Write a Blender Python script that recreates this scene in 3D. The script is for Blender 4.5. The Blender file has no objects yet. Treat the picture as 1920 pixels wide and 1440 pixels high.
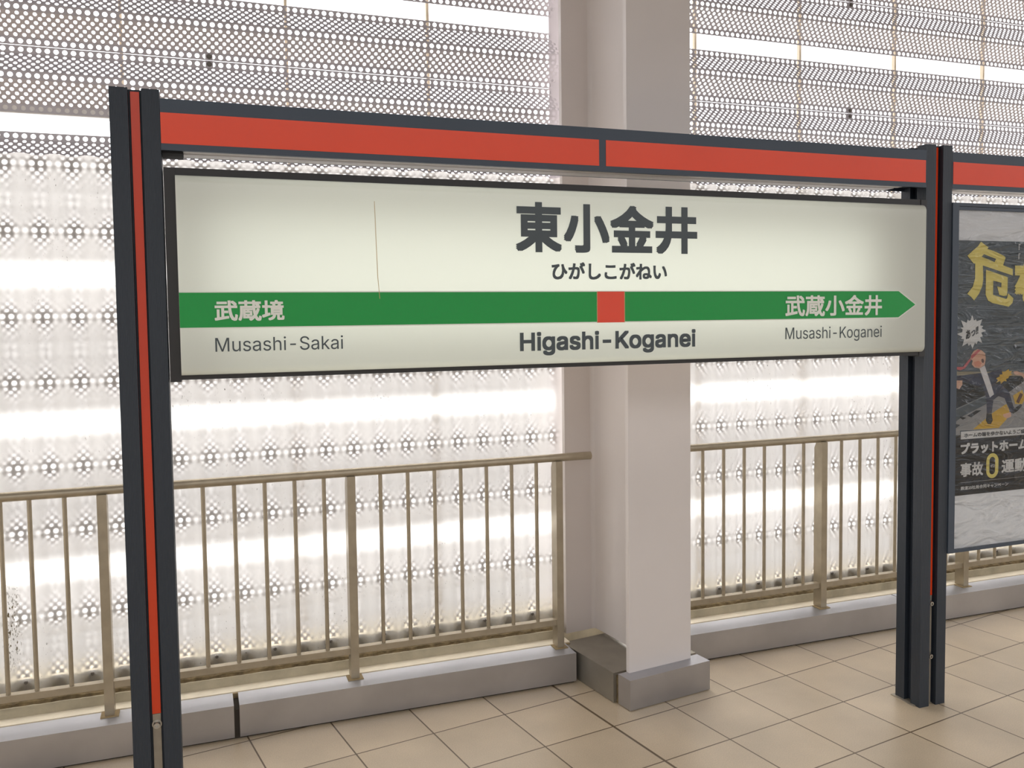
import bpy, bmesh, math, random
from mathutils import Matrix, Vector
random.seed(7)
S = bpy.context.scene
COL = S.collection

# ------------------------------------------------------------------ camera, sky, exposure
cam_data = bpy.data.cameras.new('camera')
cam = bpy.data.objects.new('camera', cam_data)
COL.objects.link(cam)
S.camera = cam
FPX, YAW, PITCH, ROLL = 1658.635, 0.34984, 0.05566, -0.0122
cam_data.sensor_width = 36.0
cam_data.lens = FPX / 1920 * 36.0
cam_data.shift_x = (960 - 970.16) / 1920
cam_data.shift_y = (685.96 - 720) / 1920
cam_data.clip_start = 0.05
_f = Vector((math.sin(YAW) * math.cos(PITCH), math.cos(YAW) * math.cos(PITCH), -math.sin(PITCH)))
_r0 = Vector((math.cos(YAW), -math.sin(YAW), 0))
_u0 = _r0.cross(_f)
_r = math.cos(ROLL) * _r0 + math.sin(ROLL) * _u0
_u = -math.sin(ROLL) * _r0 + math.cos(ROLL) * _u0
cam.matrix_world = Matrix(((_r.x, _u.x, -_f.x, 0), (_r.y, _u.y, -_f.y, -2.5587), (_r.z, _u.z, -_f.z, 1.5), (0, 0, 0, 1)))

world = bpy.data.worlds.new('overcast_sky')
S.world = world
world.use_nodes = True
_bg = world.node_tree.nodes['Background']
_bg.inputs['Color'].default_value = (0.97, 0.965, 1.0, 1)
# overcast sky with the veiled sun behind the screen: brighter towards it, from every point alike
_wn = world.node_tree
_tc = _wn.nodes.new('ShaderNodeTexCoord')
_dt = _wn.nodes.new('ShaderNodeVectorMath'); _dt.operation = 'DOT_PRODUCT'; _dt.inputs[1].default_value = Vector((0.12, 0.6, 0.8)).normalized()
_wn.links.new(_tc.outputs['Generated'], _dt.inputs[0])
_cl = _wn.nodes.new('ShaderNodeMath'); _cl.operation = 'MAXIMUM'; _cl.inputs[1].default_value = 0.0
_wn.links.new(_dt.outputs['Value'], _cl.inputs[0])
_pw = _wn.nodes.new('ShaderNodeMath'); _pw.operation = 'POWER'; _pw.inputs[1].default_value = 5.0
_wn.links.new(_cl.outputs[0], _pw.inputs[0])
_ms = _wn.nodes.new('ShaderNodeMath'); _ms.operation = 'MULTIPLY_ADD'; _ms.inputs[1].default_value = 6.0; _ms.inputs[2].default_value = 1.9
_wn.links.new(_pw.outputs[0], _ms.inputs[0])
_wn.links.new(_ms.outputs[0], _bg.inputs['Strength'])
S.view_settings.view_transform = 'Standard'
S.view_settings.look = 'None'
S.view_settings.gamma = 1
S.view_settings.use_curve_mapping = False
S.view_settings.exposure = 0.0
S.cycles.max_bounces = 12
S.cycles.transmission_bounces = 8
S.cycles.transparent_max_bounces = 8
S.cycles.caustics_refractive = True
S.cycles.use_denoising = True

def lin(r, g, b):
    f = lambda c: (c / 255 / 12.92) if c <= 10 else ((c / 255 + 0.055) / 1.055) ** 2.4
    return (f(r), f(g), f(b), 1)

# ------------------------------------------------------------------ materials
def mat(name, color, rough=0.5, metal=0.0, noise=0.0, scale=8.0, bump=0.0, bscale=40.0, coat=0.0, stretch=None, spec=0.5):
    m = bpy.data.materials.new(name); m.use_nodes = True
    nt = m.node_tree; p = nt.nodes['Principled BSDF']
    p.inputs['Roughness'].default_value = rough
    p.inputs['Metallic'].default_value = metal
    p.inputs['Coat Weight'].default_value = coat
    p.inputs['Coat Roughness'].default_value = 0.06
    p.inputs['Specular IOR Level'].default_value = spec
    p.inputs['Base Color'].default_value = color
    if noise or bump:
        tc = nt.nodes.new('ShaderNodeTexCoord'); mp = nt.nodes.new('ShaderNodeMapping')
        nt.links.new(tc.outputs['Object'], mp.inputs['Vector'])
        if stretch: mp.inputs['Scale'].default_value = stretch
    if noise:
        n = nt.nodes.new('ShaderNodeTexNoise'); n.inputs['Scale'].default_value = scale; n.inputs['Detail'].default_value = 6
        nt.links.new(mp.outputs['Vector'], n.inputs['Vector'])
        r = nt.nodes.new('ShaderNodeMapRange')
        r.inputs['From Min'].default_value = 0.3; r.inputs['From Max'].default_value = 0.7
        r.inputs['To Min'].default_value = 1 - noise; r.inputs['To Max'].default_value = 1 + noise
        nt.links.new(n.outputs['Fac'], r.inputs['Value'])
        mx = nt.nodes.new('ShaderNodeVectorMath'); mx.operation = 'SCALE'
        mx.inputs[0].default_value = color[:3]
        nt.links.new(r.outputs['Result'], mx.inputs['Scale'])
        nt.links.new(mx.outputs['Vector'], p.inputs['Base Color'])
    if bump:
        n2 = nt.nodes.new('ShaderNodeTexNoise'); n2.inputs['Scale'].default_value = bscale; n2.inputs['Detail'].default_value = 4
        nt.links.new(mp.outputs['Vector'], n2.inputs['Vector'])
        b = nt.nodes.new('ShaderNodeBump'); b.inputs['Strength'].default_value = bump; b.inputs['Distance'].default_value = 0.002
        nt.links.new(n2.outputs['Fac'], b.inputs['Height'])
        nt.links.new(b.outputs['Normal'], p.inputs['Normal'])
    return m

M = {}
M['navy'] = mat('charcoal blue painted aluminium', lin(62, 72, 84), 0.42, 0, 0.06, 5)
def ribbed():
    m = mat('charcoal blue ribbed aluminium', lin(38, 46, 55), 0.48, 0, 0.05, 5)
    nt = m.node_tree; p = nt.nodes['Principled BSDF']
    tc = nt.nodes.new('ShaderNodeTexCoord')
    sp = nt.nodes.new('ShaderNodeSeparateXYZ'); nt.links.new(tc.outputs['Object'], sp.inputs[0])
    ad = nt.nodes.new('ShaderNodeMath'); ad.operation = 'ADD'
    nt.links.new(sp.outputs['X'], ad.inputs[0]); nt.links.new(sp.outputs['Y'], ad.inputs[1])
    mu = nt.nodes.new('ShaderNodeMath'); mu.operation = 'MULTIPLY'; mu.inputs[1].default_value = 2 * math.pi / 0.0042
    nt.links.new(ad.outputs[0], mu.inputs[0])
    si = nt.nodes.new('ShaderNodeMath'); si.operation = 'SINE'; nt.links.new(mu.outputs[0], si.inputs[0])
    b = nt.nodes.new('ShaderNodeBump'); b.inputs['Strength'].default_value = 0.35; b.inputs['Distance'].default_value = 0.001
    nt.links.new(si.outputs[0], b.inputs['Height']); nt.links.new(b.outputs['Normal'], p.inputs['Normal'])
    return m
M['ribbed'] = ribbed()
M['vermilion'] = mat('glossy vermilion film', lin(238, 72, 28), 0.22, 0, 0.03, 3)
M['black'] = mat('black plastic', lin(40, 38, 36), 0.45)
M['darkslot'] = mat('dark gap', lin(14, 14, 16), 0.8)
M['soffit'] = mat('pale aluminium', lin(246, 242, 236), 0.45)
M['steel_strip'] = mat('dull aluminium strip', lin(165, 155, 138), 0.4, 0.3, 0.12, 30)
M['bolt'] = mat('bolt steel', lin(190, 185, 175), 0.3, 0.9)
M['letter'] = mat('charcoal vinyl', lin(72, 80, 82), 0.15)
M['green'] = mat('green vinyl', lin(12, 155, 62), 0.12)
M['square'] = mat('orange red vinyl', lin(240, 78, 48), 0.15)
M['white_vinyl'] = mat('white vinyl', lin(236, 238, 226), 0.2)
M['rust'] = mat('rust stain', lin(196, 168, 118), 0.6)
M['column'] = mat('pale grey column paint', lin(222, 214, 208), 0.42, 0, 0.025, 3, 0.05, 12)
M['stain_steel'] = mat('brushed stainless steel', lin(194, 194, 198), 0.42, 0.95, 0.1, 4, 0, 40, 0, (1, 1, 1))
_n = M['stain_steel'].node_tree; _p = _n.nodes['Principled BSDF']      # brushed lengthwise: highlights smear out of the reflection
_p.inputs['Anisotropic'].default_value = 0.92
_t = _n.nodes.new('ShaderNodeCombineXYZ'); _t.inputs['X'].default_value = 0.45; _t.inputs['Y'].default_value = 0.893
_n.links.new(_t.outputs[0], _p.inputs['Tangent'])
M['slab_steel'] = mat('dull stainless steel', lin(150, 144, 132), 0.42, 0.6, 0.1, 10)
M['concrete'] = mat('weathered pale concrete', lin(178, 168, 144), 0.85, 0, 0.16, 14, 0.3, 60)
M['ledge'] = mat('cream mortar ledge', lin(240, 230, 208), 0.7, 0, 0.08, 12, 0.2, 50)
M['sealant'] = mat('brown sealant', lin(160, 140, 104), 0.8, 0, 0.15, 40)
M['moss'] = mat('brown dirt', lin(112, 96, 66), 0.95, 0, 0.45, 35, 0.8, 90)
M['kerb_gap'] = mat('dark brown kerb backing', lin(62, 55, 46), 0.9)  # colour darkened so the open joint and floor gap read as dark lines
M['dado'] = mat('concrete dado', lin(226, 216, 188), 0.9, 0, 0.2, 10)
M['rail'] = mat('beige grey railing paint', lin(170, 158, 136), 0.33, 0.5, 0.08, 22)
M['zinc'] = mat('galvanised perforated steel', lin(196, 190, 192), 0.42, 0.25, 0.06, 3)
M['rod'] = mat('pale ochre steel', lin(222, 206, 176), 0.6)
M['screw'] = mat('dark screw', lin(120, 114, 106), 0.4, 0.5)
M['roof'] = mat('pale roof deck', lin(150, 150, 152), 0.7)
M['asphalt'] = mat('track ballast', lin(120, 112, 104), 0.95, 0, 0.3, 10)
M['farwall'] = mat('grey light blocker', lin(150, 150, 150), 0.9)
M['board'] = mat('white backing sheet', lin(242, 242, 240), 0.5)
M['paper_dark'] = mat('dark grey print', lin(90, 99, 102), 0.45)
M['paper_black'] = mat('black print', lin(30, 30, 28), 0.45)
M['paper_white'] = mat('white print', lin(228, 226, 220), 0.5)
M['paper_yellow'] = mat('yellow print', lin(240, 224, 128), 0.5)
for k, c in dict(black=(38, 42, 40), tan=(160, 150, 125), grey=(158, 156, 152), lightgrey=(135, 140, 136), yellow=(214, 176, 62), navy=(62, 66, 82), white=(222, 218, 214),
                 skin=(224, 180, 150), pink=(205, 110, 110), brown=(98, 58, 40), blush=(216, 148, 118), streak=(128, 136, 138)).items():
    M['ill_' + k] = mat(k + ' ink', lin(*c), 0.5)

def face_material():
    m = bpy.data.materials.new('translucent white acrylic'); m.use_nodes = True
    nt = m.node_tree; nt.nodes.clear()
    out = nt.nodes.new('ShaderNodeOutputMaterial')
    d = nt.nodes.new('ShaderNodeBsdfDiffuse'); d.inputs['Color'].default_value = lin(232, 233, 222)
    t = nt.nodes.new('ShaderNodeBsdfTranslucent'); t.inputs['Color'].default_value = (0.93, 0.955, 0.87, 1)
    g = nt.nodes.new('ShaderNodeBsdfGlossy'); g.inputs['Roughness'].default_value = 0.1
    mx = nt.nodes.new('ShaderNodeMixShader'); mx.inputs[0].default_value = 0.45
    nt.links.new(d.outputs[0], mx.inputs[1]); nt.links.new(t.outputs[0], mx.inputs[2])
    fr = nt.nodes.new('ShaderNodeFresnel'); fr.inputs['IOR'].default_value = 1.45
    m2 = nt.nodes.new('ShaderNodeMixShader')
    nt.links.new(fr.outputs[0], m2.inputs[0]); nt.links.new(mx.outputs[0], m2.inputs[1]); nt.links.new(g.outputs[0], m2.inputs[2])
    nt.links.new(m2.outputs[0], out.inputs[0])
    return m
M['acrylic'] = face_material()

def sheet_material():
    m = bpy.data.materials.new('weathered clear corrugated plastic'); m.use_nodes = True
    nt = m.node_tree; nt.nodes.clear()
    out = nt.nodes.new('ShaderNodeOutputMaterial')
    r = nt.nodes.new('ShaderNodeBsdfRefraction'); r.inputs['Color'].default_value = (1.0, 0.965, 0.895, 1)
    r.inputs['Roughness'].default_value = 0.76; r.inputs['IOR'].default_value = 1.45
    nv = nt.nodes.new('ShaderNodeCombineXYZ'); nv.inputs['Y'].default_value = -1.0; nt.links.new(nv.outputs[0], r.inputs['Normal'])
    t = nt.nodes.new('ShaderNodeBsdfTranslucent'); t.inputs['Color'].default_value = (1.0, 0.96, 0.88, 1)
    mx = nt.nodes.new('ShaderNodeMixShader'); mx.inputs[0].default_value = 0.3
    nt.links.new(r.outputs[0], mx.inputs[1]); nt.links.new(t.outputs[0], mx.inputs[2])
    # grime: fine specks and streaks that sit on the sheet
    tc = nt.nodes.new('ShaderNodeTexCoord'); mp = nt.nodes.new('ShaderNodeMapping'); mp.inputs['Scale'].default_value = (1, 1, 0.55)
    nt.links.new(tc.outputs['Object'], mp.inputs['Vector'])
    n1 = nt.nodes.new('ShaderNodeTexNoise'); n1.inputs['Scale'].default_value = 150; n1.inputs['Detail'].default_value = 3
    n2 = nt.nodes.new('ShaderNodeTexNoise'); n2.inputs['Scale'].default_value = 5; n2.inputs['Detail'].default_value = 2
    nt.links.new(mp.outputs[0], n1.inputs['Vector']); nt.links.new(mp.outputs[0], n2.inputs['Vector'])
    a = nt.nodes.new('ShaderNodeMapRange'); a.inputs['From Min'].default_value = 0.66; a.inputs['From Max'].default_value = 0.74
    nt.links.new(n1.outputs['Fac'], a.inputs['Value'])
    b = nt.nodes.new('ShaderNodeMapRange'); b.inputs['From Min'].default_value = 0.5; b.inputs['From Max'].default_value = 0.7
    nt.links.new(n2.outputs['Fac'], b.inputs['Value'])
    mu = nt.nodes.new('ShaderNodeMath'); mu.operation = 'MULTIPLY'
    nt.links.new(a.outputs[0], mu.inputs[0]); nt.links.new(b.outputs[0], mu.inputs[1])
    # one denser run of grime down the sheet
    sx = nt.nodes.new('ShaderNodeSeparateXYZ'); nt.links.new(tc.outputs['Object'], sx.inputs[0])
    def band(o, c, w):
        q = nt.nodes.new('ShaderNodeMath'); q.operation = 'SUBTRACT'; q.inputs[1].default_value = c; nt.links.new(o, q.inputs[0])
        q2 = nt.nodes.new('ShaderNodeMath'); q2.operation = 'ABSOLUTE'; nt.links.new(q.outputs[0], q2.inputs[0])
        q3 = nt.nodes.new('ShaderNodeMapRange'); q3.inputs['From Min'].default_value = w; q3.inputs['From Max'].default_value = w * 0.4
        nt.links.new(q2.outputs[0], q3.inputs['Value']); return q3.outputs[0]
    bm_ = nt.nodes.new('ShaderNodeMath'); bm_.operation = 'MULTIPLY'
    nt.links.new(band(sx.outputs['X'], -0.640, 0.032), bm_.inputs[0]); nt.links.new(band(sx.outputs['Z'], 0.42, 0.18), bm_.inputs[1])
    a2 = nt.nodes.new('ShaderNodeMapRange'); a2.inputs['From Min'].default_value = 0.54; a2.inputs['From Max'].default_value = 0.62
    nt.links.new(n1.outputs['Fac'], a2.inputs['Value'])
    b2 = nt.nodes.new('ShaderNodeMath'); b2.operation = 'MULTIPLY'; nt.links.new(a2.outputs[0], b2.inputs[0]); nt.links.new(bm_.outputs[0], b2.inputs[1])
    mxm = nt.nodes.new('ShaderNodeMath'); mxm.operation = 'MAXIMUM'; nt.links.new(mu.outputs[0], mxm.inputs[0]); nt.links.new(b2.outputs[0], mxm.inputs[1])
    mu = mxm
    dirt = nt.nodes.new('ShaderNodeBsdfDiffuse'); dirt.inputs['Color'].default_value = lin(120, 108, 80)
    m2 = nt.nodes.new('ShaderNodeMixShader')
    nt.links.new(mu.outputs[0], m2.inputs[0]); nt.links.new(mx.outputs[0], m2.inputs[1]); nt.links.new(dirt.outputs[0], m2.inputs[2])
    nt.links.new(m2.outputs[0], out.inputs[0])
    return m
M['sheet'] = sheet_material()

def cover_material():
    m = bpy.data.materials.new('wrinkled clear film'); m.use_nodes = True
    nt = m.node_tree; nt.nodes.clear()
    out = nt.nodes.new('ShaderNodeOutputMaterial')
    tr = nt.nodes.new('ShaderNodeBsdfTransparent'); g = nt.nodes.new('ShaderNodeBsdfGlossy'); g.inputs['Roughness'].default_value = 0.12
    tc = nt.nodes.new('ShaderNodeTexCoord')
    mp = nt.nodes.new('ShaderNodeMapping'); mp.inputs['Rotation'].default_value = (0, 0.6, 0); mp.inputs['Scale'].default_value = (3, 3, 9)
    nt.links.new(tc.outputs['Object'], mp.inputs[0])
    n = nt.nodes.new('ShaderNodeTexNoise'); n.inputs['Scale'].default_value = 2.2; n.inputs['Detail'].default_value = 3; n.inputs['Distortion'].default_value = 1.2
    nt.links.new(mp.outputs[0], n.inputs['Vector'])
    b = nt.nodes.new('ShaderNodeBump'); b.inputs['Strength'].default_value = 0.55; b.inputs['Distance'].default_value = 0.03
    nt.links.new(n.outputs['Fac'], b.inputs['Height']); nt.links.new(b.outputs[0], g.inputs['Normal'])
    fr = nt.nodes.new('ShaderNodeFresnel'); fr.inputs['IOR'].default_value = 1.5; nt.links.new(b.outputs[0], fr.inputs['Normal'])
    mx = nt.nodes.new('ShaderNodeMixShader')
    nt.links.new(fr.outputs[0], mx.inputs[0]); nt.links.new(tr.outputs[0], mx.inputs[1]); nt.links.new(g.outputs[0], mx.inputs[2])
    nt.links.new(mx.outputs[0], out.inputs[0])
    return m
M['film'] = cover_material()

TILE, TH, GX, GY = 0.29276, 0.17038, 1.97327, 0.3888
def tile_material():
    m = bpy.data.materials.new('beige granite floor tiles'); m.use_nodes = True
    nt = m.node_tree; L = nt.links.new; p = nt.nodes['Principled BSDF']
    N = nt.nodes.new
    tc = N('ShaderNodeTexCoord')
    mp = N('ShaderNodeMapping'); mp.vector_type = 'TEXTURE'
    mp.inputs['Location'].default_value = (GX, GY, 0); mp.inputs['Rotation'].default_value = (0, 0, TH); mp.inputs['Scale'].default_value = (TILE, TILE, 1)
    L(tc.outputs['Object'], mp.inputs['Vector'])
    sp = N('ShaderNodeSeparateXYZ'); L(mp.outputs[0], sp.inputs[0])
    def edge(o):
        f = N('ShaderNodeMath'); f.operation = 'PINGPONG'; f.inputs[1].default_value = 0.5; L(o, f.inputs[0]); return f.outputs[0]
    mn = N('ShaderNodeMath'); mn.operation = 'MINIMUM'; L(edge(sp.outputs['X']), mn.inputs[0]); L(edge(sp.outputs['Y']), mn.inputs[1])
    # the wide expansion joint along one grid line
    jx = N('ShaderNodeMath'); jx.operation = 'ADD'; jx.inputs[1].default_value = 2.0; L(sp.outputs['X'], jx.inputs[0])
    ja = N('ShaderNodeMath'); ja.operation = 'ABSOLUTE'; L(jx.outputs[0], ja.inputs[0])
    jd = N('ShaderNodeMath'); jd.operation = 'MULTIPLY'; jd.inputs[1].default_value = 0.55; L(ja.outputs[0], jd.inputs[0])
    m3 = N('ShaderNodeMath'); m3.operation = 'MINIMUM'; L(mn.outputs[0], m3.inputs[0]); L(jd.outputs[0], m3.inputs[1])
    g = N('ShaderNodeMapRange'); g.inputs['From Min'].default_value = 0.006; g.inputs['From Max'].default_value = 0.012
    L(m3.outputs[0], g.inputs['Value'])
    fl = N('ShaderNodeVectorMath'); fl.operation = 'FLOOR'; L(mp.outputs[0], fl.inputs[0])
    wn = N('ShaderNodeTexWhiteNoise'); L(fl.outputs[0], wn.inputs['Vector'])
    n1 = N('ShaderNodeTexNoise'); n1.inputs['Scale'].default_value = 260; n1.inputs['Detail'].default_value = 2; L(tc.outputs['Object'], n1.inputs['Vector'])
    n2 = N('ShaderNodeTexNoise'); n2.inputs['Scale'].default_value = 3.5; n2.inputs['Detail'].default_value = 5; L(tc.outputs['Object'], n2.inputs['Vector'])
    def mr(o, a, b):
        r = N('ShaderNodeMapRange'); r.inputs['From Min'].default_value = 0.25; r.inputs['From Max'].default_value = 0.75
        r.inputs['To Min'].default_value = a; r.inputs['To Max'].default_value = b; L(o, r.inputs['Value']); return r.outputs[0]
    a1 = N('ShaderNodeMath'); a1.operation = 'MULTIPLY'; L(mr(n1.outputs['Fac'], 0.88, 1.12), a1.inputs[0]); L(mr(n2.outputs['Fac'], 0.86, 1.12), a1.inputs[1])
    a2 = N('ShaderNodeMath'); a2.operation = 'MULTIPLY'; L(a1.outputs[0], a2.inputs[0]); L(mr(wn.outputs['Value'], 0.95, 1.05), a2.inputs[1])
    sc = N('ShaderNodeVectorMath'); sc.operation = 'SCALE'; sc.inputs[0].default_value = lin(198, 180, 152)[:3]; L(a2.outputs[0], sc.inputs['Scale'])
    mx = N('ShaderNodeMix'); mx.data_type = 'RGBA'
    L(g.outputs[0], mx.inputs['Factor']); mx.inputs['A'].default_value = lin(92, 72, 48); L(sc.outputs[0], mx.inputs['B'])
    L(mx.outputs['Result'], p.inputs['Base Color'])
    p.inputs['Roughness'].default_value = 0.36
    b = N('ShaderNodeBump'); b.inputs['Strength'].default_value = 0.25; b.inputs['Distance'].default_value = 0.002
    h = N('ShaderNodeMath'); h.operation = 'MULTIPLY_ADD'; h.inputs[1].default_value = 0.25; L(n1.outputs['Fac'], h.inputs[0]); L(g.outputs[0], h.inputs[2])
    L(h.outputs[0], b.inputs['Height']); L(b.outputs[0], p.inputs['Normal'])
    return m
M['tile'] = tile_material()

# ------------------------------------------------------------------ helpers
def tag(o, label=None, cat=None, group=None, kind=None):
    if label: o['label'] = label
    if cat: o['category'] = cat
    if group: o['group'] = group
    if kind: o['kind'] = kind
    return o

def empty(name, loc, label, cat, group=None, kind=None):
    o = bpy.data.objects.new(name, None); COL.objects.link(o); o.location = loc; o.empty_display_size = 0.1
    return tag(o, label, cat, group, kind)

def link(name, me, m, parent=None):
    o = bpy.data.objects.new(name, me); COL.objects.link(o)
    if m is not None:
        for mm in (m if isinstance(m, (list, tuple)) else [m]): me.materials.append(mm)
    if parent is not None:
        o.parent = parent
        w = Matrix.Identity(4); q = parent
        while q is not None:
            w = q.matrix_basis if w == Matrix.Identity(4) else q.matrix_basis @ w
            q = q.parent if q.parent is None else None
        # vertices are given in world coordinates: shift the part back by the translation of its ancestors
        t = Vector((0, 0, 0)); q = parent
        while q is not None: t = t + q.location; q = q.parent
        o.location = -t
    return o

def smooth(o, ang=40):
    for p in o.data.polygons: p.use_smooth = True
    try: o.data.set_sharp_from_angle(angle=math.radians(ang))
    except Exception: pass
    return o

def from_bm(name, bm, m, parent=None, bevel=0.0, seg=2):
    if bevel:
        bmesh.ops.bevel(bm, geom=[e for e in bm.edges if e.is_manifold and e.calc_face_angle(0) > 0.6], offset=bevel, segments=seg, affect='EDGES', profile=0.5, clamp_overlap=True)
    bmesh.ops.recalc_face_normals(bm, faces=bm.faces)
    me = bpy.data.meshes.new(name); bm.to_mesh(me); bm.free()
    o = link(name, me, m, parent)
    if bevel: smooth(o, 50)
    return o

def add_box(bm, x0, x1, y0, y1, z0, z1, rot=None):
    vs = [bm.verts.new((x, y, z)) for z in (z0, z1) for y in (y0, y1) for x in (x0, x1)]
    for f in ((0, 2, 3, 1), (4, 5, 7, 6), (0, 1, 5, 4), (2, 6, 7, 3), (0, 4, 6, 2), (1, 3, 7, 5)): bm.faces.new([vs[i] for i in f])
    if rot is not None:
        for v in vs: v.co = rot @ v.co
    return vs

def box(name, x0, x1, y0, y1, z0, z1, m, parent=None, bevel=0.0, rot=None, seg=2):
    bm = bmesh.new(); add_box(bm, x0, x1, y0, y1, z0, z1, rot)
    return from_bm(name, bm, m, parent, bevel, seg)

def add_tube(bm, a, b, r, n=16, cap=True):
    a, b = Vector(a), Vector(b); d = (b - a).normalized()
    u = d.orthogonal().normalized(); w = d.cross(u)
    ra = [bm.verts.new(a + r * (math.cos(2 * math.pi * i / n) * u + math.sin(2 * math.pi * i / n) * w)) for i in range(n)]
    rb = [bm.verts.new(b + r * (math.cos(2 * math.pi * i / n) * u + math.sin(2 * math.pi * i / n) * w)) for i in range(n)]
    for i in range(n): bm.faces.new((ra[i], ra[(i + 1) % n], rb[(i + 1) % n], rb[i]))
    if cap: bm.faces.new(ra[::-1]); bm.faces.new(rb)

def tube(name, a, b, r, m, parent=None, n=16):
    bm = bmesh.new(); add_tube(bm, a, b, r, n)
    return smooth(from_bm(name, bm, m, parent), 50)

def extrude_profile(name, pts, lo, hi, axis, m, parent=None, bevel=0.0):
    """closed profile swept along an axis: axis 'z' takes (x, y) points, axis 'x' takes (y, z) points"""
    bm = bmesh.new()
    mk = (lambda p, t: (p[0], p[1], t)) if axis == 'z' else (lambda p, t: (t, p[0], p[1]))
    a = [bm.verts.new(mk(p, lo)) for p in pts]; b = [bm.verts.new(mk(p, hi)) for p in pts]
    n = len(pts)
    for i in range(n): bm.faces.new((a[i], a[(i + 1) % n], b[(i + 1) % n], b[i]))
    bm.faces.new(a[::-1]); bm.faces.new(b)
    return from_bm(name, bm, m, parent, bevel)

def bolt(name, x, y, z, r, m, parent, depth=0.006):
    """a socket-head bolt facing the platform: washer, head and a sunk hexagon"""
    bm = bmesh.new()
    add_tube(bm, (x, y, z), (x, y - 0.0015, z), r * 1.45, 20)
    n = 20; rings = [(r, 0.0), (r, depth * 0.85), (r * 0.9, depth), (r * 0.55, depth), (r * 0.5, depth * 0.4)]
    prev = None
    for rr, dd in rings:
        cur = [bm.verts.new((x + rr * math.cos(2 * math.pi * i / n), y - 0.0015 - dd, z + rr * math.sin(2 * math.pi * i / n))) for i in range(n)]
        if prev:
            for i in range(n): bm.faces.new((prev[i], prev[(i + 1) % n], cur[(i + 1) % n], cur[i]))
        prev = cur
    bm.faces.new(prev)
    return smooth(from_bm(name, bm, m, parent), 40)

# flat printed shapes standing on a plane y = const, facing the platform
def flat(name, polys, y, m, parent, thick=0.0):
    """polys: list of (material index, [(x, z), ...]); each becomes one flat inked face"""
    bm = bmesh.new()
    for k, (mi, pts) in enumerate(polys):
        vs = [bm.verts.new((p[0], y - k * 0.00002, p[1])) for p in pts]
        try:
            f = bm.faces.new(vs); f.material_index = mi
        except ValueError: continue
        if f.normal.y > 0 or (f.normal_update() or f.normal.y > 0): f.normal_flip()
    me = bpy.data.meshes.new(name); bm.to_mesh(me); bm.free()
    return link(name, me, m, parent)

def filled(contours, resolution=2):
    """mesh of closed contours with holes, from a filled 2D curve"""
    c = bpy.data.curves.new('outline', 'CURVE'); c.dimensions = '2D'; c.fill_mode = 'FRONT'
    for q in contours:
        s = c.splines.new('POLY'); s.points.add(len(q) - 1)
        for i, p in enumerate(q): s.points[i].co = (p[0], p[1], 0, 1)
        s.use_cyclic_u = True
    o = bpy.data.objects.new('outline', c); COL.objects.link(o)
    dg = bpy.context.evaluated_depsgraph_get(); dg.update()
    me = bpy.data.meshes.new_from_object(o.evaluated_get(dg))
    bpy.data.objects.remove(o); bpy.data.curves.remove(c)
    return me

def text_mesh(s):
    c = bpy.data.curves.new('glyphs', 'FONT'); c.body = s; c.size = 1.0; c.resolution_u = 4
    o = bpy.data.objects.new('glyphs', c); COL.objects.link(o)
    dg = bpy.context.evaluated_depsgraph_get(); dg.update()
    me = bpy.data.meshes.new_from_object(o.evaluated_get(dg))
    bpy.data.objects.remove(o); bpy.data.curves.remove(c)
    return me

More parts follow.
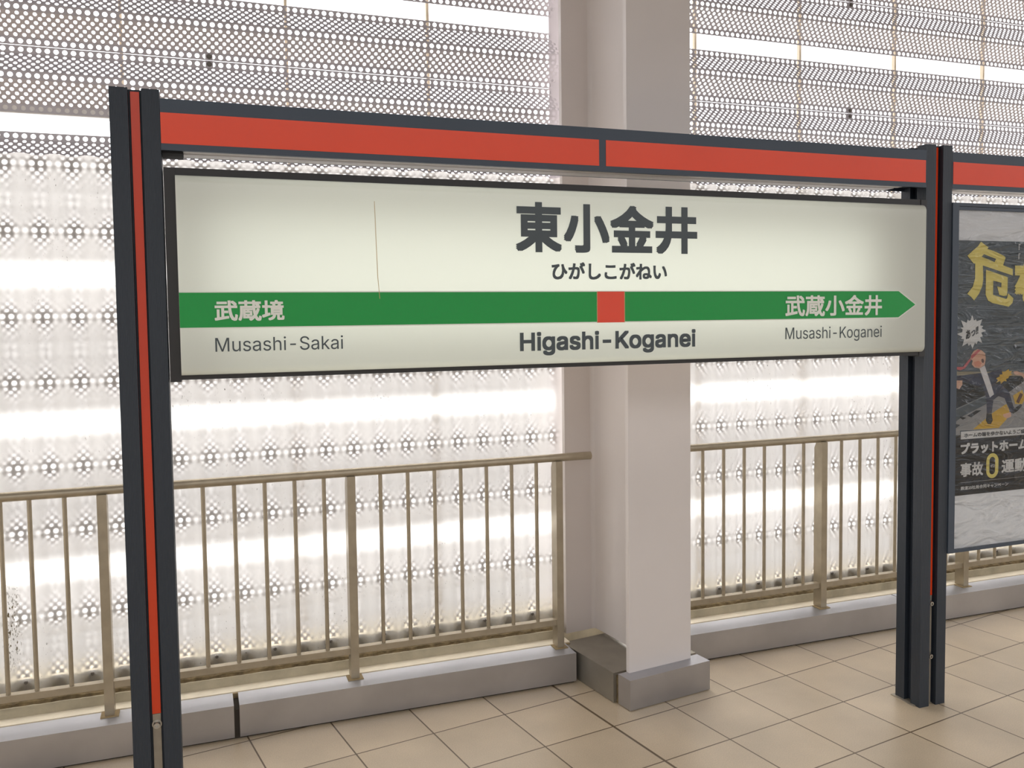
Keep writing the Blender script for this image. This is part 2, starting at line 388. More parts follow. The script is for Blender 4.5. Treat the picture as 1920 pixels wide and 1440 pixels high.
GLYPHS = {"-":[453,[[[337,244],[337,188],[114,188],[114,244]]]],"H":[517,[[[60,0],[60,509],[125,509],[125,289],[392,289],[392,509],[457,509],[457,0],[392,0],[392,232],[125,232],[125,0]]]],"K":[467,[[[104,145],[104,216],[139,261],[174,303],[212,344],[364,509],[448,509],[231,276],[228,276]],[[60,0],[60,509],[125,509],[125,334],[124,225],[125,193],[125,0]],[[372,0],[188,259],[228,309],[449,0]]]],"M":[628,[[[60,0],[60,509],[152,509],[277,187],[287,159],[299,123],[311,84],[322,49],[307,49],[318,83],[330,121],[342,158],[352,187],[476,509],[568,509],[568,0],[504,0],[504,291],[504,327],[505,369],[506,413],[507,457],[513,457],[498,409],[482,363],[467,322],[456,291],[342,0],[286,0],[170,291],[159,321],[145,361],[129,408],[112,457],[119,457],[120,416],[121,372],[122,328],[122,291],[122,0]]]],"S":[447,[[[224,-9],[197,-8],[172,-4],[149,1],[128,9],[108,19],[91,31],[76,45],[64,60],[54,77],[46,96],[41,115],[38,137],[104,137],[107,123],[110,110],[116,98],[123,88],[132,79],[142,71],[154,64],[166,59],[180,55],[194,52],[209,50],[224,49],[241,50],[257,52],[272,55],[286,60],[299,66],[311,74],[321,82],[329,92],[336,102],[341,114],[345,126],[346,139],[345,151],[342,161],[338,171],[332,179],[325,186],[316,193],[307,199],[296,205],[245,222],[184,239],[154,249],[128,260],[105,274],[86,289],[71,307],[60,326],[54,348],[52,372],[53,393],[58,413],[65,431],[75,448],[87,463],[102,476],[119,488],[138,498],[158,506],[180,511],[203,514],[227,516],[252,514],[275,511],[296,505],[316,498],[334,488],[351,476],[365,463],[377,449],[387,433],[394,415],[399,397],[401,378],[337,378],[334,396],[326,412],[316,426],[302,437],[286,447],[267,453],[247,457],[225,459],[209,458],[194,456],[180,452],[167,448],[156,442],[145,435],[136,427],[129,418],[123,409],[118,398],[116,387],[115,376],[116,363],[119,352],[124,342],[131,334],[139,326],[148,319],[158,313],[169,308],[212,293],[264,279],[312,264],[324,258],[336,252],[347,245],[359,238],[369,229],[379,220],[387,209],[395,198],[401,185],[405,171],[407,155],[408,139],[407,118],[403,99],[396,81],[386,64],[374,48],[360,34],[343,21],[323,11],[302,2],[278,-4],[252,-8]]]],"a":[389,[[[160,-9],[142,-8],[126,-5],[110,-1],[94,5],[80,12],[68,22],[57,32],[48,45],[40,58],[35,73],[31,90],[30,108],[31,123],[34,138],[38,150],[43,161],[50,171],[58,179],[67,187],[78,193],[89,199],[100,203],[112,207],[125,211],[178,220],[234,227],[244,228],[252,230],[259,232],[265,235],[276,255],[276,257],[275,268],[273,279],[271,288],[267,297],[262,304],[256,311],[248,317],[240,322],[230,326],[220,329],[208,330],[196,331],[183,330],[171,329],[159,326],[149,322],[140,318],[132,313],[124,307],[118,301],[112,294],[107,288],[103,281],[100,274],[41,291],[48,308],[57,322],[67,335],[79,346],[91,355],[104,364],[118,370],[133,375],[148,379],[163,382],[179,384],[194,384],[239,379],[251,376],[263,372],[275,367],[286,360],[296,353],[306,343],[315,333],[322,320],[329,306],[333,290],[336,272],[337,251],[337,0],[277,0],[277,52],[272,52],[252,25],[244,18],[236,12],[226,6],[215,1],[203,-3],[190,-6],[176,-8]],[[170,45],[187,46],[202,49],[216,53],[228,59],[239,66],[248,74],[257,83],[263,93],[269,104],[272,115],[275,126],[276,138],[276,190],[259,182],[231,176],[200,171],[175,168],[134,159],[125,155],[117,150],[110,145],[103,139],[98,132],[95,124],[93,115],[92,105],[92,95],[94,87],[98,79],[102,72],[107,66],[114,61],[121,56],[130,52],[139,49],[149,47],[159,46]]]],"e":[404,[[[212,-8],[185,-7],[161,-2],[138,6],[117,16],[98,30],[82,46],[68,64],[56,85],[46,108],[40,132],[35,159],[34,187],[35,215],[39,242],[46,267],[55,290],[67,311],[81,329],[97,346],[115,359],[135,370],[157,378],[180,383],[205,384],[221,384],[236,382],[251,379],[266,374],[280,368],[294,361],[307,351],[319,341],[331,329],[341,315],[350,299],[357,282],[363,263],[368,242],[370,219],[371,194],[371,169],[75,169],[75,221],[338,221],[310,202],[309,220],[307,237],[303,254],[298,269],[291,282],[283,294],[273,305],[263,314],[250,321],[237,326],[222,329],[205,330],[189,329],[173,326],[159,321],[146,313],[135,304],[125,294],[116,282],[109,270],[103,256],[99,241],[97,226],[96,211],[96,178],[97,157],[100,139],[104,122],[110,106],[118,92],[128,80],[139,70],[151,61],[165,55],[179,50],[195,47],[212,46],[224,47],[234,48],[244,50],[254,53],[263,56],[271,61],[278,66],[285,73],[292,80],[297,88],[302,96],[306,105],[365,91],[360,77],[353,63],[345,51],[335,39],[324,29],[311,19],[298,11],[283,4],[266,-1],[249,-5],[231,-7]]]],"g":[425,[[[207,-151],[187,-150],[168,-148],[150,-144],[134,-140],[119,-134],[105,-127],[93,-119],[82,-110],[73,-101],[64,-91],[57,-80],[51,-69],[101,-41],[122,-66],[128,-72],[136,-78],[145,-83],[154,-88],[165,-92],[178,-95],[192,-97],[207,-97],[229,-96],[249,-92],[267,-85],[282,-75],[295,-62],[304,-47],[310,-28],[311,-6],[311,68],[306,68],[287,41],[280,34],[272,28],[263,21],[252,16],[241,11],[227,8],[212,5],[195,5],[173,6],[152,10],[132,17],[113,27],[95,39],[80,53],[67,71],[55,90],[46,112],[39,136],[35,163],[34,191],[35,220],[39,246],[46,271],[55,293],[66,314],[80,332],[95,347],[112,361],[131,371],[152,378],[173,383],[196,384],[213,384],[228,382],[242,378],[253,373],[264,367],[273,360],[281,353],[288,346],[308,319],[313,319],[313,379],[372,379],[372,-9],[371,-32],[367,-54],[360,-73],[350,-90],[338,-104],[324,-117],[308,-127],[291,-136],[271,-142],[251,-147],[229,-150]],[[205,59],[222,60],[237,63],[251,68],[264,75],[275,84],[285,95],[293,107],[300,121],[305,137],[309,154],[312,172],[312,193],[312,212],[309,231],[305,248],[300,264],[293,278],[285,291],[275,303],[264,312],[251,320],[237,325],[222,329],[205,330],[188,329],[172,325],[158,320],[145,312],[134,302],[124,290],[115,277],[109,262],[103,246],[99,229],[97,212],[96,193],[97,173],[99,155],[103,138],[109,123],[116,108],[124,96],[134,85],[145,76],[158,68],[172,63],[188,60]]]],"h":[410,[[[114,227],[114,0],[53,0],[53,509],[114,509],[114,287],[102,287],[112,312],[124,332],[137,349],[152,362],[169,372],[187,379],[207,383],[227,384],[246,383],[264,380],[280,376],[295,369],[309,360],[321,349],[332,336],[341,321],[348,304],[353,285],[356,264],[357,240],[357,0],[296,0],[296,235],[295,256],[290,275],[283,291],[273,304],[260,315],[246,323],[229,328],[210,329],[197,328],[184,326],[172,322],[161,317],[150,311],[141,303],[133,293],[126,283],[121,271],[117,257],[114,243]]]],"i":[167,[[[53,0],[53,379],[114,379],[114,0]],[[84,443],[75,444],[67,446],[60,449],[54,455],[48,461],[44,468],[42,475],[41,483],[42,491],[44,499],[48,506],[54,512],[60,517],[67,521],[75,523],[84,524],[92,523],[100,521],[107,517],[114,512],[119,506],[123,499],[126,491],[126,483],[126,475],[123,468],[119,461],[114,455],[107,449],[100,446],[92,444]]]],"k":[381,[[[110,137],[110,212],[121,212],[284,379],[360,379],[184,199],[177,199]],[[53,0],[53,509],[114,509],[114,0]],[[294,0],[148,186],[191,229],[372,0]]]],"n":[410,[[[114,227],[114,0],[53,0],[53,379],[112,379],[112,287],[102,287],[112,312],[124,332],[137,349],[152,362],[169,372],[187,379],[207,383],[227,384],[246,383],[264,380],[280,376],[295,369],[309,360],[321,349],[332,336],[341,321],[348,304],[353,285],[356,264],[357,240],[357,0],[296,0],[296,235],[295,256],[290,275],[283,291],[273,304],[260,315],[246,323],[229,328],[210,329],[197,328],[184,326],[172,322],[161,317],[150,311],[141,303],[133,293],[126,283],[121,271],[117,257],[114,243]]]],"o":[415,[[[207,-8],[182,-7],[159,-2],[137,6],[117,16],[98,30],[82,46],[68,64],[56,85],[46,108],[40,133],[36,159],[34,187],[36,216],[40,243],[46,268],[56,291],[68,312],[82,330],[98,346],[117,360],[137,371],[159,378],[182,383],[207,384],[233,383],[256,378],[278,371],[299,360],[317,346],[333,330],[347,312],[359,291],[369,268],[376,243],[380,216],[381,187],[380,159],[376,133],[369,108],[359,85],[347,64],[333,46],[317,30],[299,16],[278,6],[256,-2],[233,-7]],[[207,46],[226,48],[242,51],[257,57],[270,66],[282,76],[292,89],[300,102],[307,117],[312,134],[316,151],[318,169],[319,187],[318,206],[316,224],[312,242],[307,258],[300,274],[292,287],[282,300],[270,310],[257,319],[242,325],[226,329],[207,330],[189,329],[173,325],[158,319],[145,310],[134,300],[124,287],[115,274],[108,258],[103,242],[99,224],[97,206],[96,187],[97,169],[99,151],[103,134],[108,117],[115,102],[124,89],[134,76],[145,66],[158,57],[173,51],[189,48]]]],"s":[365,[[[182,-8],[163,-7],[145,-5],[128,-2],[112,3],[98,10],[84,18],[72,27],[62,38],[53,50],[45,63],[40,78],[36,94],[94,107],[99,92],[105,79],[114,69],[124,60],[136,54],[150,49],[165,46],[181,45],[200,46],[217,50],[232,55],[244,62],[255,71],[262,81],[267,91],[268,103],[267,112],[265,121],[260,129],[254,136],[246,142],[237,147],[225,151],[212,155],[149,170],[125,177],[104,186],[87,196],[72,208],[61,222],[53,237],[48,255],[47,274],[48,290],[51,305],[57,319],[65,332],[75,343],[87,354],[100,363],[115,370],[131,377],[149,381],[167,384],[187,384],[206,384],[223,381],[239,378],[254,372],[267,366],[279,358],[290,349],[299,339],[307,328],[314,316],[319,303],[324,290],[268,277],[264,288],[258,298],[251,307],[243,316],[232,323],[219,328],[205,331],[187,333],[171,332],[156,329],[143,324],[131,317],[121,308],[114,299],[110,289],[109,277],[110,267],[112,258],[117,250],[124,243],[133,237],[144,232],[157,227],[172,223],[229,209],[254,202],[275,194],[292,183],[306,171],[317,158],[325,142],[330,125],[331,107],[330,90],[326,75],[321,61],[312,47],[302,35],[290,24],[276,15],[260,6],[242,0],[223,-5],[203,-7]]]],"u":[410,[[[182,-5],[164,-4],[146,-1],[130,4],[115,11],[101,20],[89,31],[78,44],[69,59],[62,76],[57,95],[54,116],[53,139],[53,379],[114,379],[114,144],[115,123],[119,105],[127,89],[137,75],[150,64],[164,56],[181,52],[200,50],[213,51],[226,53],[238,57],[249,62],[259,69],[268,77],[276,86],[283,97],[289,109],[293,122],[295,137],[296,153],[296,379],[357,379],[357,0],[298,0],[298,92],[307,92],[297,67],[286,47],[272,30],[257,17],[240,7],[222,0],[203,-4]]]]}
def inside(p, q):
    c = False
    for (xa, za), (xb, zb) in zip(q, q[1:] + q[:1]):
        if (za > p[1]) != (zb > p[1]) and p[0] < (xb - xa) * (p[1] - za) / (zb - za) + xa: c = not c
    return c

def join(meshes):
    vs, fs = [], []
    for me in meshes:
        b = len(vs); vs += [v.co[:] for v in me.vertices]; fs += [[b + i for i in p.vertices] for p in me.polygons]
        bpy.data.meshes.remove(me)
    out = bpy.data.meshes.new('shape'); out.from_pydata(vs, [], fs); out.update(); return out

def latin_mesh(s):
    out = []; x = 0
    for ch in s:
        adv, qs = GLYPHS[ch]
        qs = [[((px + x) / 1000, pz / 1000) for px, pz in q] for q in qs]
        holes = [q for q in qs if any(o is not q and all(inside(p, o) for p in q) for o in qs)]
        for q in qs:
            if q in holes: continue
            out.append(filled([q] + [h for h in holes if inside(h[0], q)]))
        x += adv
    return join(out)

def place_text(name, me, box4, y, m, parent, bold=0.0, cap=None, shear=0.0, rotate=0.0, thick=0.0006):
    """fits a glyph mesh into (x0, x1, z0, z1) of the plane y; with cap, z0 is the baseline and z1 the capital height.
    bold prints the shape several times, spread by that many metres, which widens every stroke"""
    x0, x1, z0, z1 = box4
    vs = [v.co.copy() for v in me.vertices]
    ax0, ax1 = min(v.x for v in vs), max(v.x for v in vs)
    az0, az1 = (0.0, cap) if cap else (min(v.y for v in vs), max(v.y for v in vs))
    b = bold
    sx = (x1 - x0 - 2 * b) / (ax1 - ax0); sz = (z1 - z0 - 2 * b) / (az1 - az0)
    offs = [(0, 0)] if not b else [(0, 0)] + [(b * i, b * j) for i in (-1, 0, 1) for j in (-1, 0, 1) if i or j]
    verts, faces = [], []
    cx, cz = (x0 + x1) / 2, (z0 + z1) / 2
    for k, (ox, oz) in enumerate(offs):
        base = len(verts)
        for v in vs:
            X = x0 + b + (v.x - ax0) * sx + ox; Z = z0 + b + (v.y - az0) * sz + oz
            if shear: Z += (X - cx) * shear
            if rotate:
                dx, dz = X - cx, Z - cz
                X = cx + dx * math.cos(rotate) - dz * math.sin(rotate); Z = cz + dx * math.sin(rotate) + dz * math.cos(rotate)
            verts.append((X, y - thick - k * 0.000004, Z))
        for p in me.polygons: faces.append([base + i for i in p.vertices])
    out = bpy.data.meshes.new(name); out.from_pydata(verts, [], faces); out.update()
    bm = bmesh.new(); bm.from_mesh(out)
    for f in bm.faces:
        if f.normal.y > 0: f.normal_flip()
    bm.to_mesh(out); bm.free()
    bpy.data.meshes.remove(me)
    return link(name, out, m, parent)

# ------------------------------------------------------------------ the setting
floor = tag(box('floor', -6, 10, -4.5, 1.15, -0.25, 0.0, M['tile']), 'beige square-tiled station platform floor with dark grout', 'floor', kind='structure')
roof = tag(box('ceiling', -6, 10, -4.2, 1.6, 3.62, 3.72, M['roof']), 'pale canopy roof over the platform, out of view, its edge set to shape the sky light', 'ceiling', kind='structure')  # unseen roof; its edge is placed to let steeper sky light reach the floor
ground = tag(box('ground', -40, 40, -16, -4.55, -1.3, -1.1, M['asphalt']), 'grey ballast of the track bed beyond the platform edge', 'ground', kind='structure')
far = tag(box('wall_front', -40, 40, -14.3, -14, -1.1, 5.6, M['farwall']), 'grey light blocker added out of view beyond the tracks to cut sky light', 'wall', kind='structure')  # added wall out of view, height chosen to limit sky light from the tracks
dado = tag(box('wall_back', -3.2, 6.2, 0.999, 1.16, 0.0, 0.214, M['dado']), 'low grey concrete wall behind the foot of the corrugated sheets', 'wall', kind='structure')

KY, KB, KH = 0.691, 0.808, 0.125
trim = tag(box('trim_1', -3.2, 1.452, 0.818, 0.875, 0.0, KH, M['ledge']), 'cream mortar ledge behind the steel kerb, left of the column', 'ledge', kind='structure')
seal = tag(box('trim_2', -3.2, 1.45, 0.808, 0.818, 0.0, KH - 0.003, M['sealant']), 'brown sealant line along the kerb, left of the column', 'sealant line', kind='structure')
trim3 = tag(box('trim_3', 1.95, 6.2, 0.818, 0.875, 0.0, KH, M['ledge']), 'cream mortar ledge behind the steel kerb, right of the column', 'ledge', kind='structure')
seal4 = tag(box('trim_4', 1.95, 6.2, 0.808, 0.818, 0.0, KH - 0.003, M['sealant']), 'brown sealant line along the kerb, right of the column', 'sealant line', kind='structure')
def rough_strip(name, x0, x1, label):
    """low concrete upstand with a crumbling dirt bed on its top"""
    o = box(name, x0, x1, 0.875, 0.943, 0.0, 0.160, M['concrete'], bevel=0.004)
    tag(o, label, 'concrete upstand', kind='structure')
    bm = bmesh.new(); n = int((x1 - x0) / 0.02)
    rows = []
    rnd = random.Random(int(x0 * 100))
    prof = [(0.882, 0.0), (0.890, 1.0), (0.915, 1.2), (0.940, 1.25)]
    for i in range(n + 1):
        x = x0 + (x1 - x0) * i / n
        h = 0.007 + 0.006 * rnd.random()
        rows.append([bm.verts.new((x, yy + rnd.uniform(-0.003, 0.003), 0.159 + h * k)) for yy, k in prof])
    for i in range(n):
        for j in range(3): bm.faces.new((rows[i][j], rows[i + 1][j], rows[i + 1][j + 1], rows[i][j + 1]))
    d = from_bm('dirt_bed', bm, M['moss'], o)
    return o
rough_strip('trim_5', -3.2, 1.452, 'weathered concrete upstand with brown dirt on top, left of the column')
rough_strip('trim_6', 1.95, 6.2, 'weathered concrete upstand with brown dirt on top, right of the column')

# steel kerb covers: folded sheet boxes with open joints
def kerb(x0, x1, label):
    return tag(box('kerb_cover', x0, x1, KY, KB, 0.009, KH, M['stain_steel'], bevel=0.003), label, 'kerb cover', 'brushed steel kerb covers')
kerb(-3.2, 0.093, 'brushed steel kerb cover running left from the open joint beside the near sign post')
kerb(0.112, 1.4265, 'long brushed steel kerb cover between the open joint and the column')
kerb(1.95, 3.149, 'brushed steel kerb cover between the column and the far sign post')
kerb(3.155, 6.2, 'brushed steel kerb cover below the poster board')
jb = tag(box('trim_7', -3.2, 1.42, KY + 0.012, KB - 0.002, 0.0, KH - 0.02, M['kerb_gap']), 'darkened brown backing seen in the kerb joint', 'kerb backing', kind='structure')
jb2 = tag(box('trim_8', 1.955, 6.2, KY + 0.012, KB - 0.002, 0.0, KH - 0.02, M['kerb_gap']), 'darkened brown backing inside the kerb right of the column', 'kerb backing', kind='structure')

# ------------------------------------------------------------------ perforated screens
PITCH_H, PH, DEP = 0.02816, 0.2345, 0.055
YF = 1.0
def panel_mesh(x0, n, start=0.0):
    """horizontal trapezoidal steel plank: back flat, slope, front flat, slope, back flat, punched with round holes"""
    prof = [(0.0, DEP), (0.028, DEP), (0.1025, 0.0), (0.132, 0.0), (0.2065, DEP), (PH, DEP)]
    rowsin = [(1, 0.0087), (6, 0.0065), (1, 0.0089), (6, 0.0065), (1, 0.0087)]
    verts, faces = [], []
    stag = 0
    for (a, b), (nr, rad) in zip(zip(prof, prof[1:]), rowsin):
        L = math.hypot(b[0] - a[0], b[1] - a[1]); tz, ty = (b[0] - a[0]) / L, (b[1] - a[1]) / L
        for r in range(nr):
            s0, s1 = L * r / nr, L * (r + 1) / nr; sm = (s0 + s1) / 2
            stag += 1
            if a[0] + tz * sm < start: continue
            sh = PITCH_H / 2 if stag % 2 else 0.0
            if nr == 1: sh = 0.0; stag = 0
            for k in range(n):
                xc = x0 + sh + k * PITCH_H
                base = len(verts)
                for cx, cs in ((PITCH_H / 2, s1), (-PITCH_H / 2, s1), (-PITCH_H / 2, s0), (PITCH_H / 2, s0)):
                    verts.append((xc + cx, YF + a[1] + ty * cs, a[0] + tz * cs))
                for i in range(12):
                    t = math.pi / 4 + i * math.pi / 6
                    s = sm + rad * math.sin(t)
                    verts.append((xc + rad * math.cos(t), YF + a[1] + ty * s, a[0] + tz * s))
                for j in range(4):
                    q = [base + 4 + (3 * j + i) % 12 for i in range(4)]
                    faces.append([base + j, base + (j + 1) % 4] + q[::-1])
    me = bpy.data.meshes.new('panel'); me.from_pydata(verts, [], faces); me.update()
    me.materials.append(M['zinc'])
    return me

SEAMS = [0.322, 0.863, 1.404, 1.945, 2.486, 3.027, 3.568]
def screen(x0, x1, rods, screws, label, phase):
    root = empty('perforated_screen', (x0, YF, 0), label, 'perforated screen', 'perforated steel screens behind the railing')
    n = int((x1 - x0) / PITCH_H)
    me = panel_mesh(x0 + phase, n); low = panel_mesh(x0 + phase, n, 0.133)
    def put(mesh, z):
        o = bpy.data.objects.new('panel', mesh); COL.objects.link(o); o.parent = root
        o.location = (-x0, -YF, z)
    for i, s in enumerate(SEAMS):
        put(low if i == 0 else me, s - PH - 0.0008)
        if i < len(SEAMS) - 1: put(me, s + 0.0008)
    for x in rods: box('support_rod', x - 0.0055, x + 0.0055, 1.085, 1.105, 0.214, 3.6, M['rod'], root)
    box('girt', x0, x1, 1.0575, 1.11, 2.247, 2.279, M['soffit'], root)
    for x, z in screws:
        box('clip_plate', x - 0.0135, x + 0.0135, 1.0525, 1.0545, z - 0.0135, z + 0.0135, M['zinc'], root)
        bm = bmesh.new()
        add_tube(bm, (x, 1.0525, z), (x, 1.0505, z), 0.0095, 16); add_tube(bm, (x, 1.0505, z), (x, 1.0455, z), 0.0065, 6)
        from_bm('screw', bm, M['screw'], root)
    return root
sl = screen(-1.9, 1.53, [-1.4, -0.81, -0.222, 0.377, 0.951], [(0.0855, 2.486 + d + k * 0.541) for k in (0, 1) for d in (-0.014, 0.014)] ,
            'perforated corrugated steel screen against the bright sky, left of the white column', 0.0)
box('edge_angle', 1.483, 1.535, 1.058, 1.066, 0.214, 3.6, M['zinc'], sl)
sr = screen(1.9, 6.0, [2.23, 2.817, 3.401, 3.995, 4.59], [(3.091, 2.486 + d + k * 0.541) for k in (0, 1) for d in (-0.014, 0.014)],
            'perforated corrugated steel screen against the bright sky, right of the white column', 0.004)

# ------------------------------------------------------------------ corrugated clear sheets in front of them
CP, CA, CY = 0.1087, 0.020, 0.9705
def corrugated(x0, x1, xc, label, bolts):
    root = empty('corrugated_sheet', ((x0 + x1) / 2, CY, 0.16), label, 'corrugated sheet', 'clear corrugated plastic sheets')
    bm = bmesh.new(); per = 18
    n = int((x1 - x0) / CP * per)
    a, b = [], []
    for i in range(n + 1):
        x = x0 + (x1 - x0) * i / n
        t = 2 * math.pi * (x - xc) / CP
        c = math.cos(t)
        y = CY + CA * math.copysign(abs(c) ** 0.85, c)
        a.append(bm.verts.new((x, y, 0.165))); b.append(bm.verts.new((x, y, 2.0905)))
    for i in range(n): bm.faces.new((a[i], a[i + 1], b[i + 1], b[i]))
    me = bpy.data.meshes.new('sheet'); bm.to_mesh(me); bm.free()
    o = link('sheet', me, M['sheet'], root); smooth(o, 80)
    k0, k1 = math.ceil((x0 - xc) / CP), math.floor((x1 - xc) / CP)
    for k in range(k0, k1 + 1):
        x = xc + k * CP
        s = box('spacer', x - 0.014, x + 0.014, 0.9945, 0.9988, 0.162, 0.208, M['soffit'], root)
        if (k + bolts) % 2 == 0: tube('bolt', (x, CY + CA + 0.001, 0.204), (x, CY + CA - 0.008, 0.204), 0.006, M['screw'], s, 10)
    return root
corrugated(-1.9, 1.505, 0.2622, 'clear corrugated plastic sheet with grimy specks behind the railing, left of the column', 0)
corrugated(1.95, 5.2, 2.1882, 'clear corrugated plastic sheet behind the railing, right of the column', 1)

# ------------------------------------------------------------------ railings
YR, ZR, RR = 0.785, 0.9175, 0.0164
BP = 0.10699
def railing(x0, x1, bal, posts, label, cap_right=False):
    root = empty('railing', ((x0 + x1) / 2, YR, KH), label, 'railing', 'beige metal platform railings')
    bm = bmesh.new(); add_tube(bm, (x0, YR, ZR), (x1, YR, ZR), RR, 24)
    from_bm('handrail', bm, M['rail'], root, bevel=0.003)
    extrude_profile('bottom_rail', [(0.770, 0.2450), (0.800, 0.2450), (0.800, 0.2215), (0.797, 0.2215), (0.797, 0.2390), (0.773, 0.2390), (0.773, 0.2215), (0.770, 0.2215)], x0, min(x1, 1.385) if cap_right else x1, 'x', M['rail'], root)
    for x in bal: tube('baluster', (x, YR, 0.2435), (x, YR, ZR - 0.010), 0.0076, M['rail'], root, 14)
    for x, w in posts:
        bm = bmesh.new()
        pts = [(0.762, KH + 0.004), (0.817, KH + 0.004), (0.817, ZR - 0.045), (0.803, ZR - 0.013), (0.762, ZR - 0.013)]
        a = [bm.verts.new((x - w / 2, p[0], p[1])) for p in pts]; b = [bm.verts.new((x + w / 2, p[0], p[1])) for p in pts]
        for i in range(len(pts)): bm.faces.new((a[i], b[i], b[(i + 1) % len(pts)], a[(i + 1) % len(pts)]))
        bm.faces.new(a); bm.faces.new(b[::-1])
        p = from_bm('post', bm, M['rail'], root, bevel=0.0025)
        box('base_plate', x - w / 2 - 0.014, x + w / 2 + 0.014, 0.752, 0.8065, KH + 0.0005, KH + 0.004, M['sealant'], p)
    return root
lb = [-1.5 + 0.103 * k for k in range(8)] + [-0.6269, -0.5402, -0.4337, -0.2166, -0.1048]
lb += [0.01211 + BP * k for k in range(13) if k != 5]
railing(-2.6, 1.5395, lb, [(-1.2, 0.031), (-0.3165, 0.031), (0.539, 0.031), (1.389, 0.029)], 'beige metal railing with round balusters, left of the white column and ending against it', True)
rb = [2.08038 + BP * k for k in range(-1, 26) if abs(2.08038 + BP * k - 2.716) > 0.05 and abs(2.08038 + BP * k - 3.581) > 0.05 and abs(2.08038 + BP * k - 4.45) > 0.05]
railing(1.98, 5.0, rb, [(2.716, 0.031), (3.581, 0.031), (4.45, 0.031)], 'beige metal railing with round balusters, right of the white column')

# ------------------------------------------------------------------ steel column and its plinth
ang = math.radians(8.1)
CROT = Matrix.Translation((1.5381, 0.4388, 0)) @ Matrix.Rotation(ang, 4, 'Z')
col = empty('column', (1.68, 0.7, 0.12), 'white painted steel H-section column rising through the railing line', 'column', kind='thing')
ZT = 3.62
box('front_flange', 0, 0.300, 0, 0.020, 0.120, ZT, M['column'], col, 0.003, CROT)
box('back_flange', 0, 0.300, 0.466, 0.486, 0.1285, ZT, M['column'], col, 0.003, CROT)
bm = bmesh.new()
# web with a small fillet into each flange
wx0, wx1 = 0.146, 0.160
prof = [(wx0 - 0.016, 0.020), (wx0 - 0.005, 0.025), (wx0, 0.036), (wx0, 0.450), (wx0 - 0.005, 0.461), (wx0 - 0.016, 0.466), (wx1 + 0.016, 0.466), (wx1 + 0.005, 0.461), (wx1, 0.450), (wx1, 0.036), (wx1 + 0.005, 0.025), (wx1 + 0.016, 0.020)]
a = [bm.verts.new(CROT @ Vector((p[0], p[1], 0.130))) for p in prof]; b = [bm.verts.new(CROT @ Vector((p[0], p[1], ZT))) for p in prof]
for i in range(len(prof)): bm.faces.new((a[i], a[(i + 1) % len(prof)], b[(i + 1) % len(prof)], b[i]))
bm.faces.new(a); bm.faces.new(b)
smooth(from_bm('web', bm, M['column'], col), 60)

PROT = Matrix.Translation((1.5079, 0.3729, 0)) @ Matrix.Rotation(math.radians(8.9), 4, 'Z')
pl = empty('column_plinth', (1.68, 0.6, 0), 'brushed steel boxed plinth around the foot of the white column', 'plinth')
box('front_cover', 0, 0.391, 0, 0.078, 0.003, 0.1195, M['stain_steel'], pl, 0.0025, PROT)
box('side_cover', -0.010, 0.400, 0.096, 0.47, 0.002, 0.1185, M['slab_steel'], pl, 0.003, PROT)
box('joint_filler', 0.004, 0.38, 0.076, 0.10, 0.0, 0.108, M['moss'], pl, 0, PROT)

# ------------------------------------------------------------------ frame that carries the sign
PW = 0.1225
XL, XR = -0.190, 2.538
ZP = 2.112
stand = empty('sign_frame', (XL + PW / 2, PW / 2, 0), 'charcoal metal frame with orange red stripes holding the station name sign', 'sign frame')
def post(x0):
    g0, g1, gd = 0.045, 0.078, 0.023
    w = PW
    pts = [(0, 0), (g0, 0), (g0, gd), (g1, gd), (g1, 0), (w, 0), (w, g0), (w - gd, g0), (w - gd, g1), (w, g1), (w, w), (g1, w), (g1, w - gd), (g0, w - gd), (g0, w), (0, w), (0, g1), (gd, g1), (gd, g0), (0, g0)]
    p = extrude_profile('post', [(x0 + q[0], 0.0 + q[1]) for q in pts], 0.0, ZP, 'z', M['ribbed'], stand)
    xa, xb = x0 + g0 + 0.0055, x0 + g1 - 0.0055
    box('orange_strip', xa, xb, 0.0185, 0.0235, 0.422, ZP - 0.006, M['vermilion'], p, 0.001)
    box('cover_strip', xa + 0.0005, xb - 0.0005, 0.0195, 0.0235, 0.004, 0.4205, M['steel_strip'], p, 0.0008)
    for z in (0.392, 0.188): bolt('bolt', (xa + xb) / 2, 0.0195, z, 0.0088, M['bolt'], p, 0.012)
    box('foot_shim', x0 - 0.012, x0 + PW - 0.02, 0.02, PW + 0.012, 0.0, 0.003, M['steel_strip'], p)
    return p
post(XL); post(XR); post(4.2)
BZ0, BZ1 = 1.954, 2.0895
def beam(x0, x1, stripes, s0, s1):
    b = extrude_profile('beam', [(0.0, BZ0), (0.0, BZ1), (0.115, BZ1), (0.115, BZ0), (0.108, BZ0), (0.108, BZ0 + 0.012), (0.012, BZ0 + 0.012), (0.012, BZ0)], x0, x1, 'x', M['navy'], stand)
    for a, c in stripes: box('orange_stripe', a, c, -0.0012, 0.0035, 1.9715, 2.0527, M['vermilion'], b, 0.0005)
    box('soffit_strip', s0, s1, 0.0125, 0.041, BZ0 + 0.0005, BZ0 + 0.0115, M['soffit'], b)
    box('soffit_strip', s0, s1, 0.057, 0.1075, BZ0 + 0.0005, BZ0 + 0.0115, M['soffit'], b)
    return b
b1 = beam(XL + PW + 0.0005, XR - 0.0005, [(-0.0665, 1.2156), (1.2398, 2.5335)], -0.012, 2.44)
box('hanger_block', XL + PW + 0.001, -0.013, 0.0125, 0.105, BZ0 - 0.006, BZ0 + 0.0115, M['darkslot'], b1)
b2 = beam(XR + PW + 0.0005, 4.1995, [(2.6645, 4.195)], 2.70, 4.15)

